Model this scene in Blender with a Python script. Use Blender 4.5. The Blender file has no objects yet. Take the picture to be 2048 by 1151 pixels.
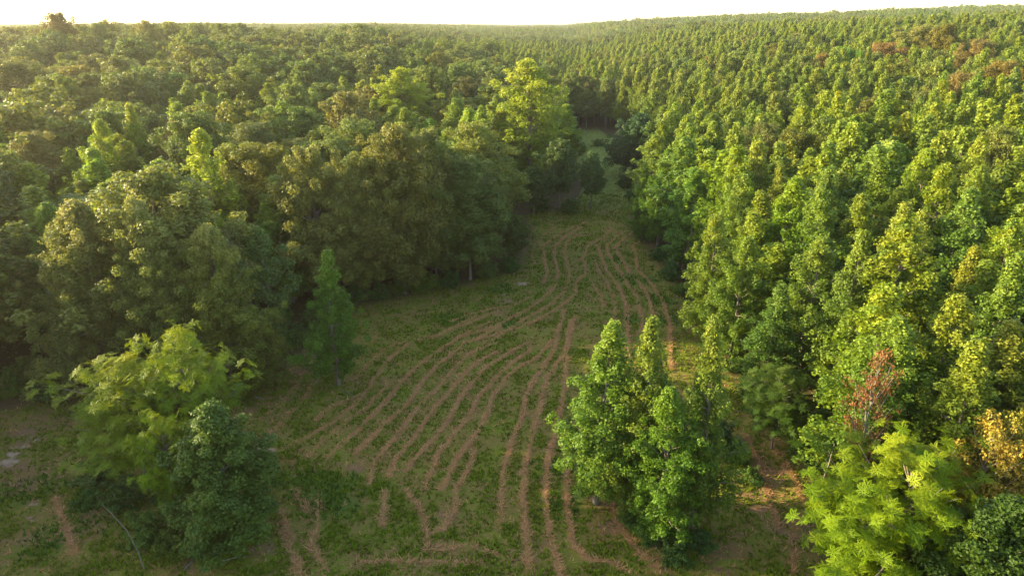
import bpy, math, random
import numpy as np
from mathutils import Vector
S = bpy.context.scene
PI = math.pi
# ------------------------------------------------------------------ camera
W0, H0, FPX = 2048.0, 1151.0, 1384.0          # photograph size and focal length in its pixels
CAM_Z, PITCH = 35.0, math.radians(20.9)
cam_d = bpy.data.cameras.new('camera'); cam = bpy.data.objects.new('camera', cam_d); S.collection.objects.link(cam)
cam.location = (0, 0, CAM_Z); cam.rotation_euler = (PI/2 - PITCH, 0, 0)
cam_d.sensor_width = 36; cam_d.lens = 36*FPX/W0; cam_d.clip_start = 0.5; cam_d.clip_end = 12000
S.camera = cam
# ------------------------------------------------------------------ light
SUN_EL, SUN_AZ = math.radians(15.5), math.radians(-79)      # azimuth from +Y towards +X
SKY, SUN, EXPO = 0.15, 4.6, 2.45
world = bpy.data.worlds.new("World"); S.world = world; world.use_nodes = True
wn = world.node_tree.nodes; wl = world.node_tree.links
sky = wn.new('ShaderNodeTexSky'); sky.sky_type = 'NISHITA'; sky.sun_disc = False
sky.sun_elevation = SUN_EL; sky.sun_rotation = SUN_AZ; sky.dust_density = 1.2; sky.ozone_density = 0.2; sky.air_density = 1.0
wl.new(sky.outputs[0], wn['Background'].inputs[0]); wn['Background'].inputs[1].default_value = SKY
sd = bpy.data.lights.new('sun', 'SUN'); so = bpy.data.objects.new('sun', sd); S.collection.objects.link(so)
sd.energy = SUN; sd.angle = math.radians(0.6); sd.color = (1.0, 0.83, 0.50)
sdir = Vector((math.sin(SUN_AZ)*math.cos(SUN_EL), math.cos(SUN_AZ)*math.cos(SUN_EL), math.sin(SUN_EL)))
so.rotation_euler = sdir.to_track_quat('Z', 'Y').to_euler(); so.location = (-60, 40, 90)
S.view_settings.view_transform = 'Standard'; S.view_settings.look = 'None'
S.view_settings.exposure = EXPO; S.view_settings.gamma = 1; S.view_settings.use_curve_mapping = False
cy = S.cycles
cy.max_bounces = 5; cy.diffuse_bounces = 4; cy.glossy_bounces = 1; cy.transmission_bounces = 3; cy.transparent_max_bounces = 4
cy.volume_bounces = 0; cy.caustics_reflective = False; cy.caustics_refractive = False
cy.use_denoising = True; cy.denoiser = 'OPENIMAGEDENOISE'; cy.denoising_prefilter = 'NONE'; cy.use_adaptive_sampling = False; cy.sample_clamp_indirect = 4.0

# ------------------------------------------------------------------ terrain
def sm(t):
    t = np.clip(t, 0, 1); return t*t*(3-2*t)
def height(x, y):
    x = np.asarray(x, float); y = np.asarray(y, float)
    D = np.hypot(x, y)
    a = np.degrees(np.arctan2(x, np.maximum(y, 1e-3)))
    u = 1024 + 1384*np.tan(np.radians(np.clip(a, -60, 60)))/0.934
    A = np.interp(u, [-900, 0, 400, 560, 730, 850, 1000, 1150, 1300, 1600, 1900, 2048, 2700], [11, 11, 13, 11, 13, 9, 4, 1, 5, 10, 13, 14, 16])
    B = np.interp(u, [-900, 0, 800, 1000, 1100, 1300, 1500, 1700, 1850, 2048, 2700], [2, 2, 4, 6, 8, 12, 17, 16, 18, 20, 21])
    h = sm((D-120)/260)*A + sm((D-500)/700)*B + 6*sm((x-24-0.06*y)/75)*sm((D-30)/60)
    h = h + 3.5*np.exp(-((x+150)**2+(y-268)**2)/(2*52**2))
    h = h + 0.18*np.sin(x*0.11+1.3)*np.cos(y*0.083) + sm((D-300)/300)*2.0*np.sin(x*0.013)*np.cos(y*0.011+0.7)
    return h
def hz(x, y): return float(height(x, y))
cp, sp = math.cos(PITCH), math.sin(PITCH)
def ray(px, py):
    dx = (px-W0/2)/FPX; dy = (H0/2-py)/FPX
    v = Vector((dx, cp+dy*sp, -sp+dy*cp)); return v
def hit(px, py, above=0.0, D=None):
    """the world point where the sight line through (px, py) of the photograph is `above` metres over the ground"""
    v = ray(px, py)
    if D is not None:
        t = D/math.hypot(v.x, v.y); return Vector((v.x*t, v.y*t, CAM_Z+v.z*t))
    t = 10.0
    while t < 3000:
        x, y, z = v.x*t, v.y*t, CAM_Z+v.z*t
        if z <= hz(x, y)+above: break
        t += 0.25 if t < 300 else 2
    return Vector((v.x*t, v.y*t, z))
def G(px, py):
    p = hit(px, py); return (p.x, p.y)
def pxy(x, y, z):
    """projection into the photograph's pixels, arrays allowed"""
    d = y*cp-(z-CAM_Z)*sp
    return W0/2+FPX*x/d, H0/2-FPX*(y*sp+(z-CAM_Z)*cp)/d

def in_poly(x, y, poly):
    x = np.asarray(x); y = np.asarray(y); r = np.zeros(x.shape, bool)
    n = len(poly)
    for i in range(n):
        x0, y0 = poly[i]; x1, y1 = poly[(i+1) % n]
        c = ((y0 > y) != (y1 > y)) & (x < (x1-x0)*(y-y0)/(y1-y0+1e-12)+x0)
        r ^= c
    return r
def seg_dist(x, y, poly, closed=False):
    d = np.full(x.shape, 1e9)
    P = list(poly)+([poly[0]] if closed else [])
    for (x0, y0), (x1, y1) in zip(P[:-1], P[1:]):
        L = (x1-x0)**2+(y1-y0)**2+1e-9
        t = np.clip(((x-x0)*(x1-x0)+(y-y0)*(y1-y0))/L, 0, 1)
        d = np.minimum(d, (x-x0-t*(x1-x0))**2+(y-y0-t*(y1-y0))**2)
    return np.sqrt(d)
# the open ground between the woods, walked round its edge
CLEAR = [G(*p) for p in [(-60, 830), (60, 800), (150, 790), (300, 800), (450, 790), (540, 740), (640, 660), (700, 612), (790, 590), (930, 562), (1025, 535),
    (1052, 480), (1052, 430), (1110, 418), (1150, 405), (1165, 375), (1150, 345), (1130, 315), (1110, 284), (1125, 256), (1200, 262), (1275, 296), (1300, 345), (1262, 400),
    (1270, 450), (1310, 505), (1370, 560), (1400, 640), (1440, 700), (1520, 790), (1600, 880), (1660, 980), (1680, 1100)]]
CLEAR += [(27, 22), (27, -10), (-60, -10), (-60, 25)]
# ------------------------------------------------------------------ windrows (traced in the photograph, laid on the ground)
def Z(ox, oy, s, pts): return [G(ox+a/s, oy+b/s) for a, b in pts]
R1 = lambda *p: Z(900, 400, 3.836, p)
R2 = lambda *p: Z(500, 600, 2.844, p)
R3 = lambda *p: Z(450, 850, 2.56, p)
R5 = lambda *p: Z(1080, 600, 2.089, p)
ROWS = [
 (R1((850,190),(700,280),(650,350),(620,420),(650,500)), .5),
 (R1((1040,175),(900,230),(780,300),(715,360),(720,460),(750,550),(720,640)), .9),
 (R1((1010,210),(880,290),(800,360),(800,440),(830,560),(810,660),(740,750),(680,790),(560,860),(370,960)), 1),
 (R1((990,270),(900,320),(870,400),(900,500),(925,600),(880,700),(790,800),(700,850),(570,920),(400,1035),(200,1140)), .8),
 (R1((1240,220),(1180,290),(1060,350),(1020,450),(1040,560),(970,640),(960,720),(870,810),(730,890),(640,940),(510,990)), .9),
 (R1((1340,240),(1260,300),(1210,350),(1210,400),(1250,480),(1310,560),(1340,620),(1390,690),(1440,770),(1470,900),(1475,1020)), .9),
 (R1((1110,470),(1150,560),(1210,640),(1250,740),(1270,850),(1260,930),(1262,1020)), .7),
 (R1((1130,350),(1170,470),(1210,560),(1260,620),(1310,690),(1345,790),(1360,900),(1360,1000),(1360,1140),(1362,1250)), 1),
 (R1((1420,240),(1330,300),(1270,370),(1330,480),(1380,560),(1450,640),(1520,740),(1550,850),(1560,1000)), .9),
 (R1((1460,320),(1400,360),(1430,430),(1430,540),(1500,600),(1570,680),(1640,800),(1670,900),(1690,1000),(1690,1140),(1700,1300)), .9),
 (R1((1100,650),(1150,740),(1180,820)), .9),
 (R1((0,940),(120,890),(300,840),(500,810),(620,745)), .7),
 (R1((-120,1060),(0,1000),(130,960),(280,890),(370,860)), .9),
 (R1((20,1080),(200,990),(330,940)), .7),
 (R1((190,1080),(380,980)), 1),
 (R2((60,680),(160,620),(240,520),(300,430)), .6),
 (R2((120,760),(230,650),(290,590),(350,490)), .7),
 (R2((380,690),(460,620),(640,540),(700,480)), .8),
 (R2((600,450),(680,360),(760,280),(880,240)), .7),
 (R2((640,330),(720,200),(880,100),(1100,60)), .5),
 (R2((200,850),(380,750),(500,680),(600,600),(720,440),(800,330),(920,240),(1080,200),(1300,90)), .8),
 (R2((330,900),(420,800),(560,690),(680,600),(780,480)), .8),
 (R2((440,910),(580,780),(700,660),(800,550),(880,450),(950,390),(1060,300),(1200,210),(1420,150)), 1),
 (R2((600,880),(690,790),(780,700),(900,590),(960,500),(1060,380),(1160,300),(1220,250),(1440,190)), 1),
 (R2((680,1040),(720,900),(830,780),(900,690),(970,600),(1050,520),(1170,380),(1250,310),(1380,250)), .9),
 (R2((790,1010),(830,910),(930,790),(1000,690),(1090,580),(1190,460),(1270,370),(1400,300)), 1),
 (R2((890,980),(960,880),(1040,800),(1120,690),(1180,590),(1270,470),(1340,390),(1480,300),(1600,230)), 1),
 (R2((1000,1080),(1060,900),(1130,800),(1240,670),(1300,560),(1380,470),(1480,370),(1590,290)), 1),
 (R2((1090,1090),(1180,910),(1270,790),(1340,670),(1380,560),(1440,470),(1500,400),(1640,330),(1740,200)), 1),
 (R2((1170,1100),(1240,960),(1280,860)), .8),
 (R3((1430,230),(1415,330),(1410,430),(1410,520)), .8),
 (R2((1440,1000),(1480,830),(1540,700),(1570,560),(1620,440),(1720,320),(1750,200),(1790,60)), 1),
 (R2((1550,1130),(1560,980),(1600,800),(1650,620),(1690,440),(1790,310),(1830,120)), 1),
 (R3((1550,180),(1520,330),(1525,450),(1540,560),(1550,680),(1570,780)), 1),
 (R3((1660,100),(1640,280),(1650,420),(1660,560),(1690,650),(1720,800)), 1),
 (R2((1680,1000),(1690,950),(1740,740),(1790,500),(1800,300),(1850,100)), .9),
 (R3((1750,100),(1745,280),(1760,500),(1790,620),(1850,690),(2000,710),(2060,760)), .9),
 (R3((300,440),(320,560),(340,660),(370,740),(380,800)), .9),
 (R3((490,400),(470,530),(440,620),(500,720)), .8),
 (R3((820,350),(805,520)), .9),
 (R3((940,350),(1020,480),(1040,620)), .9),
 (R3((1190,330),(1180,430),(1130,520),(1060,560)), .8),
 (R3((700,700),(900,700),(1100,710),(1300,720)), .6),
 (R3((1050,640),(1250,620),(1400,680),(1550,700)), .55),
 (R3((350,330),(410,400),(420,460)), .8),
 (R5((300,850),(350,980),(430,1070),(490,1130)), .8),
 (R5((860,570),(920,700),(960,850),(1000,960)), .8),
 (R5((960,600),(1040,720),(1110,860)), .7),
 (R5((1090,900),(1050,1000),(1060,1140)), .8),
 ([G(110,1000), G(135,1060), G(150,1110)], 1),
]
def between(a, b, k=9):
    def rs(p):
        p = np.array(p); s_ = np.concatenate([[0], np.cumsum(np.hypot(*np.diff(p, axis=0).T))]); t = np.linspace(0, s_[-1], k)
        return np.stack([np.interp(t, s_, p[:, 0]), np.interp(t, s_, p[:, 1])], 1)
    return [tuple(q) for q in (rs(a)+rs(b))/2]
_r2 = ROWS[20:29]
ROWS += [(between(a[0], b[0]), .22) for a, b in zip(_r2[:-1], _r2[1:])]
# patches of bare soil, pale sand and dry litter: (px, py, radius m, strength, paleness)
BARE = [(60,950,4,.85,.3),(150,1060,3,.75,.2),(30,1100,2.5,.8,.3),(60,870,3,.85,.5),(200,920,2,.6,.2),(100,925,2.5,.7,.5),(30,975,2,.6,.4),(120,850,2.5,.7,.3),(500,830,3,.7,.1),(560,860,2,.6,.1),(640,700,3,.7,.05),(540,760,2.5,.7,.05),(470,870,2,.7,.2),(590,1060,1.5,.5,.2),(1440,1120,2,.7,.1),(1045,566,1.1,1,1),(1010,600,1.6,.9,.6),(1015,625,1.4,.8,.5),(1085,570,.9,.7,.8),(40,905,1.5,.9,1),(70,880,1.3,.8,.8),(20,925,1.4,.9,.9),(60,1015,1.3,.9,.8),(150,945,1.6,.7,.6),
 (60,1040,.9,.8,.8),(515,897,.9,.9,.9),(545,900,.7,.9,.8),(505,1040,1.4,.9,.9),(520,1100,1.3,.9,.7),(400,1125,1.8,.8,.6),(715,935,1.2,.9,.5),(1190,1000,2.2,.9,.3),(1210,1060,2,.8,.2),(1230,960,1.4,.8,.3),
 (1500,1000,2.5,.9,.1),(1540,940,2.2,.9,.1),(1580,1060,2.5,.9,.05),(1520,880,1.8,.8,.05),(1470,1080,2,.7,.1),(1310,1110,1.6,.6,.2),(560,800,2.2,.7,.1),(610,740,2,.8,.1),(700,760,1.8,.6,.15),(900,1030,1.6,.7,.25),
 (1180,600,1.3,.7,.1),(1165,620,1.2,.6,.1),(760,640,2,.5,.1),(880,600,1.8,.5,.1),(1010,590,1,.6,.9),(530,1020,1,.6,.5),(860,1120,2.5,.7,.2),(1050,1110,2.2,.7,.2),(1240,385,4,.6,.1),(1240,400,3,.6,.1),
 (20,820,2.5,.8,.3),(60,850,2,.8,.5),(5,1090,1.5,.8,.5)]
BAREW = [(*G(a, b), r, s_, pl) for a, b, r, s_, pl in BARE]
LUSH = [(*G(a, b), r) for a, b, r in [(650,980,2.4),(670,1010,2.0),(560,960,1.6),(610,960,1.6),(1270,640,1.4),(1260,560,1.8),(1230,520,1.8),(60,980,2.5),(110,1080,2),
    (200,1010,3),(1320,600,2.5),(1340,640,2.5),(1300,560,2),(1020,650,1.5),(1000,580,2),(900,640,2),(1110,930,1.6),(1180,300,7),(1210,330,7),(1240,370,5),(1120,1010,1.4)]]

def vnoise(x, y, s, seed):
    """smooth value noise, numpy"""
    x = x/s; y = y/s
    xi = np.floor(x).astype(np.int64); yi = np.floor(y).astype(np.int64); fx = x-xi; fy = y-yi
    fx = fx*fx*(3-2*fx); fy = fy*fy*(3-2*fy)
    def r(a, b):
        n = (a*374761393+b*668265263+seed*974634777) & 0x7fffffff
        n = ((n ^ (n >> 13))*1274126177) & 0x7fffffff
        return ((n ^ (n >> 16)) & 0xffff)/65535.0
    return (r(xi, yi)*(1-fx)+r(xi+1, yi)*fx)*(1-fy)+(r(xi, yi+1)*(1-fx)+r(xi+1, yi+1)*fx)*fy
def fbm(x, y, s, seed): return (vnoise(x, y, s, seed)*.5+vnoise(x, y, s/2.1, seed+1)*.3+vnoise(x, y, s/4.3, seed+2)*.2)

def ground_fields(x, y):
    x = np.asarray(x, float); y = np.asarray(y, float)
    wob = (fbm(x, y, 1.9, 5)-.5)*.4
    wx = x+wob; wy = y+(fbm(x, y, 2.0, 9)-.5)*.5
    hay = np.zeros(x.shape)
    for pts, st in ROWS:
        bx = [p[0] for p in pts]; by = [p[1] for p in pts]
        m = (x > min(bx)-2) & (x < max(bx)+2) & (y > min(by)-2) & (y < max(by)+2)
        if not m.any(): continue
        d = seg_dist(wx[m], wy[m], pts)
        v = st*np.exp(-(d/0.33)**2)
        hay[m] = np.maximum(hay[m], v)
    hay *= np.clip(0.34+1.25*fbm(x, y, 1.5, 21), 0, 1.15)
    bare = np.zeros(x.shape); pale = np.zeros(x.shape); lush = np.zeros(x.shape)
    for cx, cyy, r, s_, pl in BAREW:
        d = np.hypot(x-cx, y-cyy)/r*(0.55+0.9*fbm(x, y, 1.6, 31))
        v = s_*sm(1.3-d)*np.clip(2.2*fbm(x*.6, y*1.6, .9, 33)-.45, 0, 1); bare = np.maximum(bare, v); pale = np.maximum(pale, v*pl)
    for cx, cyy, r in LUSH:
        d = np.hypot(x-cx, y-cyy)/r*(0.55+0.9*fbm(x, y, 1.9, 41)); lush = np.maximum(lush, sm(1.4-d))
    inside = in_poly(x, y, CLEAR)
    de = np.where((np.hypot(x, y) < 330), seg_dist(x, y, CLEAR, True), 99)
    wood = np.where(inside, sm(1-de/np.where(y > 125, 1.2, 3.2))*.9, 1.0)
    return np.clip(hay, 0, 1), bare, pale, lush, wood
def lane_lift_field(x, y): return in_poly(x, y, CLEAR)*sm((y-132)/12)  # the lane, where the grass colour is lightened against deep shade

# ------------------------------------------------------------------ materials
def mat(name):
    m = bpy.data.materials.new(name); m.use_nodes = True; nt = m.node_tree
    for n in list(nt.nodes): nt.nodes.remove(n)
    o = nt.nodes.new('ShaderNodeOutputMaterial'); return m, nt, o
def N(nt, t, **k):
    n = nt.nodes.new(t)
    for a, b in k.items():
        if a.startswith('i_'): n.inputs[a[2:].replace('_', ' ')].default_value = b
        else: setattr(n, a, b)
    return n
def mixc(nt, fac, a, b, mode='MIX'):
    n = nt.nodes.new('ShaderNodeMix'); n.data_type = 'RGBA'; n.blend_type = mode
    for s, v in ((0, fac), (6, a), (7, b)):
        if hasattr(v, 'links'): nt.links.new(v, n.inputs[s])
        else: n.inputs[s].default_value = v if s == 0 else (*v, 1)
    return n.outputs[2]
def math_(nt, op, a, b=0.0, clamp=False):
    n = nt.nodes.new('ShaderNodeMath'); n.operation = op; n.use_clamp = clamp
    for s, v in ((0, a), (1, b)):
        if hasattr(v, 'links'): nt.links.new(v, n.inputs[s])
        else: n.inputs[s].default_value = v
    return n.outputs[0]
def noise(nt, vec, scale, detail=3, rough=.6):
    n = nt.nodes.new('ShaderNodeTexNoise'); n.inputs['Scale'].default_value = scale; n.inputs['Detail'].default_value = detail; n.inputs['Roughness'].default_value = rough
    nt.links.new(vec, n.inputs['Vector']); return n.outputs['Fac']
def leaf_mat(name, dark, light, tip=None, trans=0.38, tcol=None, vary=.5, rough=.55, spec=.22):
    m, nt, out = mat(name)
    oi = N(nt, 'ShaderNodeObjectInfo'); ge = N(nt, 'ShaderNodeNewGeometry')
    tc = N(nt, 'ShaderNodeTexCoord')
    c = mixc(nt, ge.outputs['Random Per Island'], dark, light)
    cl = noise(nt, tc.outputs['Object'], 0.55, 2)
    c = mixc(nt, math_(nt, 'MULTIPLY', math_(nt, 'SUBTRACT', cl, .38, True), 2.2, True), c, tuple(a*b for a, b in zip(light, (1.25, 1.12, .8))))
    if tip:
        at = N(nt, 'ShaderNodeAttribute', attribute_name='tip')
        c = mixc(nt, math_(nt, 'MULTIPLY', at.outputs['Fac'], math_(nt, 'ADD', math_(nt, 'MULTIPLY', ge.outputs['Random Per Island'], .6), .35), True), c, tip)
    hs = N(nt, 'ShaderNodeHueSaturation'); nt.links.new(c, hs.inputs['Color'])
    r = oi.outputs['Random']
    nt.links.new(math_(nt, 'ADD', .5, math_(nt, 'MULTIPLY', math_(nt, 'SUBTRACT', r, .5), .045*vary*2)), hs.inputs['Hue'])
    nt.links.new(math_(nt, 'ADD', 1-.25*vary, math_(nt, 'MULTIPLY', math_(nt, 'FRACT', math_(nt, 'MULTIPLY', r, 7.31)), .5*vary)), hs.inputs['Value'])
    nt.links.new(math_(nt, 'ADD', 1-.2*vary, math_(nt, 'MULTIPLY', math_(nt, 'FRACT', math_(nt, 'MULTIPLY', r, 13.7)), .35*vary)), hs.inputs['Saturation'])
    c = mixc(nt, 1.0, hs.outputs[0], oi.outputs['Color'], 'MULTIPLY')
    p = N(nt, 'ShaderNodeBsdfPrincipled', i_Roughness=rough); nt.links.new(c, p.inputs['Base Color']); p.inputs['Specular IOR Level'].default_value = spec
    t = N(nt, 'ShaderNodeBsdfTranslucent'); nt.links.new(mixc(nt, 1.0, c, tcol or (1.9, 1.75, .75), 'MULTIPLY'), t.inputs['Color'])
    mx = N(nt, 'ShaderNodeMixShader'); mx.inputs[0].default_value = trans
    nt.links.new(p.outputs[0], mx.inputs[1]); nt.links.new(t.outputs[0], mx.inputs[2]); nt.links.new(mx.outputs[0], out.inputs[0])
    return m
M = {}
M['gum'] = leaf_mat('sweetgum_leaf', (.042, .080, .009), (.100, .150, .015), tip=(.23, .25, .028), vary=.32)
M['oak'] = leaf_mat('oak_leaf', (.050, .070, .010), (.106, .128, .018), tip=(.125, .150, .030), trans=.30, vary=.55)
M['fine'] = leaf_mat('willow_oak_leaf', (.046, .068, .011), (.098, .124, .020), tip=(.27, .26, .09), trans=.32, vary=.3)  # pale tip: sunlight on the domed tops put into the colour
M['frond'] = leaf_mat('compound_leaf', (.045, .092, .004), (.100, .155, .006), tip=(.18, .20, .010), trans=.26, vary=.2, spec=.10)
M['pine'] = leaf_mat('pine_needle', (.018, .050, .018), (.034, .080, .028), trans=.2, vary=.2)
M['rust'] = leaf_mat('rust_leaf', (.095, .050, .018), (.18, .085, .03), trans=.3, tcol=(1.4, 1.1, .8), vary=.2)
M['gold'] = leaf_mat('gold_leaf', (.10, .13, .015), (.32, .25, .03), trans=.35, tcol=(1.4, 1.2, .8), vary=.2)
M['weed'] = leaf_mat('weed_leaf', (.034, .070, .009), (.075, .120, .016), trans=.3, vary=.5)

def bark_mat(name, a, b):
    m, nt, out = mat(name); tc = N(nt, 'ShaderNodeTexCoord'); mp = N(nt, 'ShaderNodeMapping'); mp.inputs['Scale'].default_value = (6, 6, 1.2)
    nt.links.new(tc.outputs['Object'], mp.inputs[0]); f = noise(nt, mp.outputs[0], 2.0, 5)
    p = N(nt, 'ShaderNodeBsdfPrincipled', i_Roughness=.9); nt.links.new(mixc(nt, f, a, b), p.inputs['Base Color'])
    bp = N(nt, 'ShaderNodeBump', i_Strength=.5, i_Distance=.05); nt.links.new(f, bp.inputs['Height']); nt.links.new(bp.outputs[0], p.inputs['Normal'])
    nt.links.new(p.outputs[0], out.inputs[0]); return m
M['bark'] = bark_mat('bark', (.06, .045, .032), (.19, .155, .115))
M['dead'] = bark_mat('dead_wood', (.10, .085, .065), (.22, .19, .15))

def ground_mat():
    m, nt, out = mat('mown_field'); tc = N(nt, 'ShaderNodeTexCoord'); v = tc.outputs['Object']
    A = lambda n: N(nt, 'ShaderNodeAttribute', attribute_name=n).outputs['Fac']
    n1 = noise(nt, v, 0.35, 4); n2 = noise(nt, v, 2.6, 5, .7); n3 = noise(nt, v, 11.0, 4, .7)
    grass = mixc(nt, n2, (.062, .092, .005), (.145, .172, .013))
    dry = mixc(nt, n3, (.115, .062, .024), (.235, .130, .052))
    soil = mixc(nt, n3, (.110, .060, .030), (.225, .125, .066))
    sand = mixc(nt, n2, (.22, .145, .095), (.36, .26, .185))
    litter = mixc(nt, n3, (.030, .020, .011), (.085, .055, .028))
    mot = math_(nt, 'MULTIPLY', math_(nt, 'SUBTRACT', math_(nt, 'ADD', math_(nt, 'MULTIPLY', n1, .55), math_(nt, 'MULTIPLY', n2, .6)), .45, True), 4.0, True)
    c = mixc(nt, math_(nt, 'MULTIPLY', mot, .9), grass, dry)
    lush = mixc(nt, n2, (.036, .070, .008), (.078, .122, .014))
    c = mixc(nt, math_(nt, 'MULTIPLY', A('lush'), .85), c, lush)
    hf = math_(nt, 'MULTIPLY', math_(nt, 'SUBTRACT', math_(nt, 'ADD', math_(nt, 'ADD', A('hay'), math_(nt, 'MULTIPLY', math_(nt, 'SUBTRACT', n3, .5), 1.0)), math_(nt, 'MULTIPLY', math_(nt, 'SUBTRACT', n2, .5), .8)), .30, True), 1.7, True)
    c = mixc(nt, hf, c, mixc(nt, n1, (.30, .140, .060), dry))
    bf = math_(nt, 'MULTIPLY', math_(nt, 'SUBTRACT', math_(nt, 'ADD', A('bare'), math_(nt, 'MULTIPLY', math_(nt, 'SUBTRACT', n2, .5), .9)), .25, True), 1.8, True)
    c = mixc(nt, bf, c, soil)
    pf = math_(nt, 'MULTIPLY', math_(nt, 'SUBTRACT', math_(nt, 'ADD', A('pale'), math_(nt, 'MULTIPLY', math_(nt, 'SUBTRACT', n2, .5), 1.1)), .42, True), 3.0, True)
    c = mixc(nt, pf, c, sand)
    c = mixc(nt, math_(nt, 'MULTIPLY', A('lane_lift'), .85), c, mixc(nt, n2, (.11, .15, .026), (.21, .23, .052)))
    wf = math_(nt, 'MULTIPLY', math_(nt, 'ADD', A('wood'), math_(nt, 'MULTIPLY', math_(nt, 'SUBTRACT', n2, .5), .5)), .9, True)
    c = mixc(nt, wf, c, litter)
    p = N(nt, 'ShaderNodeBsdfPrincipled', i_Roughness=.95); p.inputs['Specular IOR Level'].default_value = .1; nt.links.new(c, p.inputs['Base Color'])
    bp = N(nt, 'ShaderNodeBump', i_Strength=.9, i_Distance=.12); nt.links.new(math_(nt, 'ADD', n3, n2), bp.inputs['Height']); nt.links.new(bp.outputs[0], p.inputs['Normal'])
    nt.links.new(p.outputs[0], out.inputs[0]); return m
M['ground'] = ground_mat()
def blade_mat(name, a, b, tr):
    m, nt, out = mat(name); ge = N(nt, 'ShaderNodeNewGeometry')
    c = mixc(nt, ge.outputs['Random Per Island'], a, b)
    d = N(nt, 'ShaderNodeBsdfDiffuse'); nt.links.new(c, d.inputs[0]); t = N(nt, 'ShaderNodeBsdfTranslucent'); nt.links.new(c, t.inputs[0])
    mx = N(nt, 'ShaderNodeMixShader'); mx.inputs[0].default_value = tr; nt.links.new(d.outputs[0], mx.inputs[1]); nt.links.new(t.outputs[0], mx.inputs[2]); nt.links.new(mx.outputs[0], out.inputs[0]); return m
M['grass'] = blade_mat('grass_blade', (.060, .098, .005), (.155, .190, .014), .35)
M['straw'] = blade_mat('hay_straw', (.20, .100, .040), (.39, .215, .092), .15)
M['lane_grass'] = blade_mat('lane_grass', (.12, .17, .03), (.26, .29, .07), .35)  # lightened to offset the deep shade in the lane
M['grass_dark'] = blade_mat('lush_grass', (.032, .075, .008), (.065, .125, .014), .35)

# ------------------------------------------------------------------ mesh helpers
def mesh_np(name, V, F, mats, midx=None, attrs=None, smooth=False):
    """V (n,3); F list of (m,k) index arrays"""
    me = bpy.data.meshes.new(name); V = np.asarray(V, np.float32)
    if not isinstance(F, list): F = [F]
    loops = np.concatenate([f.ravel() for f in F]).astype(np.int32)
    tot = np.concatenate([np.full(len(f), f.shape[1], np.int32) for f in F]); st = np.concatenate([[0], np.cumsum(tot)[:-1]]).astype(np.int32)
    me.vertices.add(len(V)); me.vertices.foreach_set('co', V.ravel())
    me.loops.add(len(loops)); me.loops.foreach_set('vertex_index', loops)
    me.polygons.add(len(tot)); me.polygons.foreach_set('loop_start', st)
    try: me.polygons.foreach_set('loop_total', tot)
    except Exception: pass
    for m in mats: me.materials.append(m)
    if midx is not None: me.polygons.foreach_set('material_index', np.asarray(midx, np.int32))
    me.update(calc_edges=True)
    for k, a in (attrs or {}).items():
        at = me.attributes.new(k, 'FLOAT', 'POINT'); at.data.foreach_set('value', np.asarray(a, np.float32))
    me.shade_smooth() if smooth else me.shade_flat()
    return me
def tubes(lines, sides=6):
    """lines: list of (points (k,3), radii (k)) -> verts, quads"""
    Vs, Fs, off = [], [], 0
    ang = np.arange(sides)*2*PI/sides
    for P, R in lines:
        P = np.asarray(P, float); R = np.asarray(R, float); k = len(P)
        T = np.gradient(P, axis=0); T /= np.linalg.norm(T, axis=1)[:, None]+1e-9
        ref = np.where(np.abs(T[:, 2:3]) > .9, np.array([[1., 0, 0]]), np.array([[0, 0, 1.]]))
        A = np.cross(T, ref); A /= np.linalg.norm(A, axis=1)[:, None]+1e-9; B = np.cross(T, A)
        V = P[:, None]+R[:, None, None]*(np.cos(ang)[None, :, None]*A[:, None]+np.sin(ang)[None, :, None]*B[:, None])
        Vs.append(V.reshape(-1, 3)); i = np.arange(k-1)[:, None]*sides+np.arange(sides)[None]; j = np.arange(k-1)[:, None]*sides+(np.arange(sides)[None]+1) % sides
        Fs.append(np.stack([i, j, j+sides, i+sides], -1).reshape(-1, 4)+off); off += k*sides
    return np.concatenate(Vs), np.concatenate(Fs)
def leaves(C, Nn, size, rng, asp=.62, fold=.12):
    """one folded diamond per row of C, facing Nn"""
    n = len(C); Nn = Nn/(np.linalg.norm(Nn, axis=1)[:, None]+1e-9)
    r = rng.normal(size=(n, 3)); U = np.cross(Nn, r); U /= np.linalg.norm(U, axis=1)[:, None]+1e-9; Vv = np.cross(Nn, U)
    s = (size*rng.uniform(.7, 1.3, n))[:, None]*.5
    V = np.stack([C-U*s-Nn*s*fold, C+Vv*s*asp*1.3+Nn*s*fold, C+U*s-Nn*s*fold, C-Vv*s*asp*1.3+Nn*s*fold], 1).reshape(-1, 3)
    return V, np.arange(4*n).reshape(-1, 4)

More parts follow.
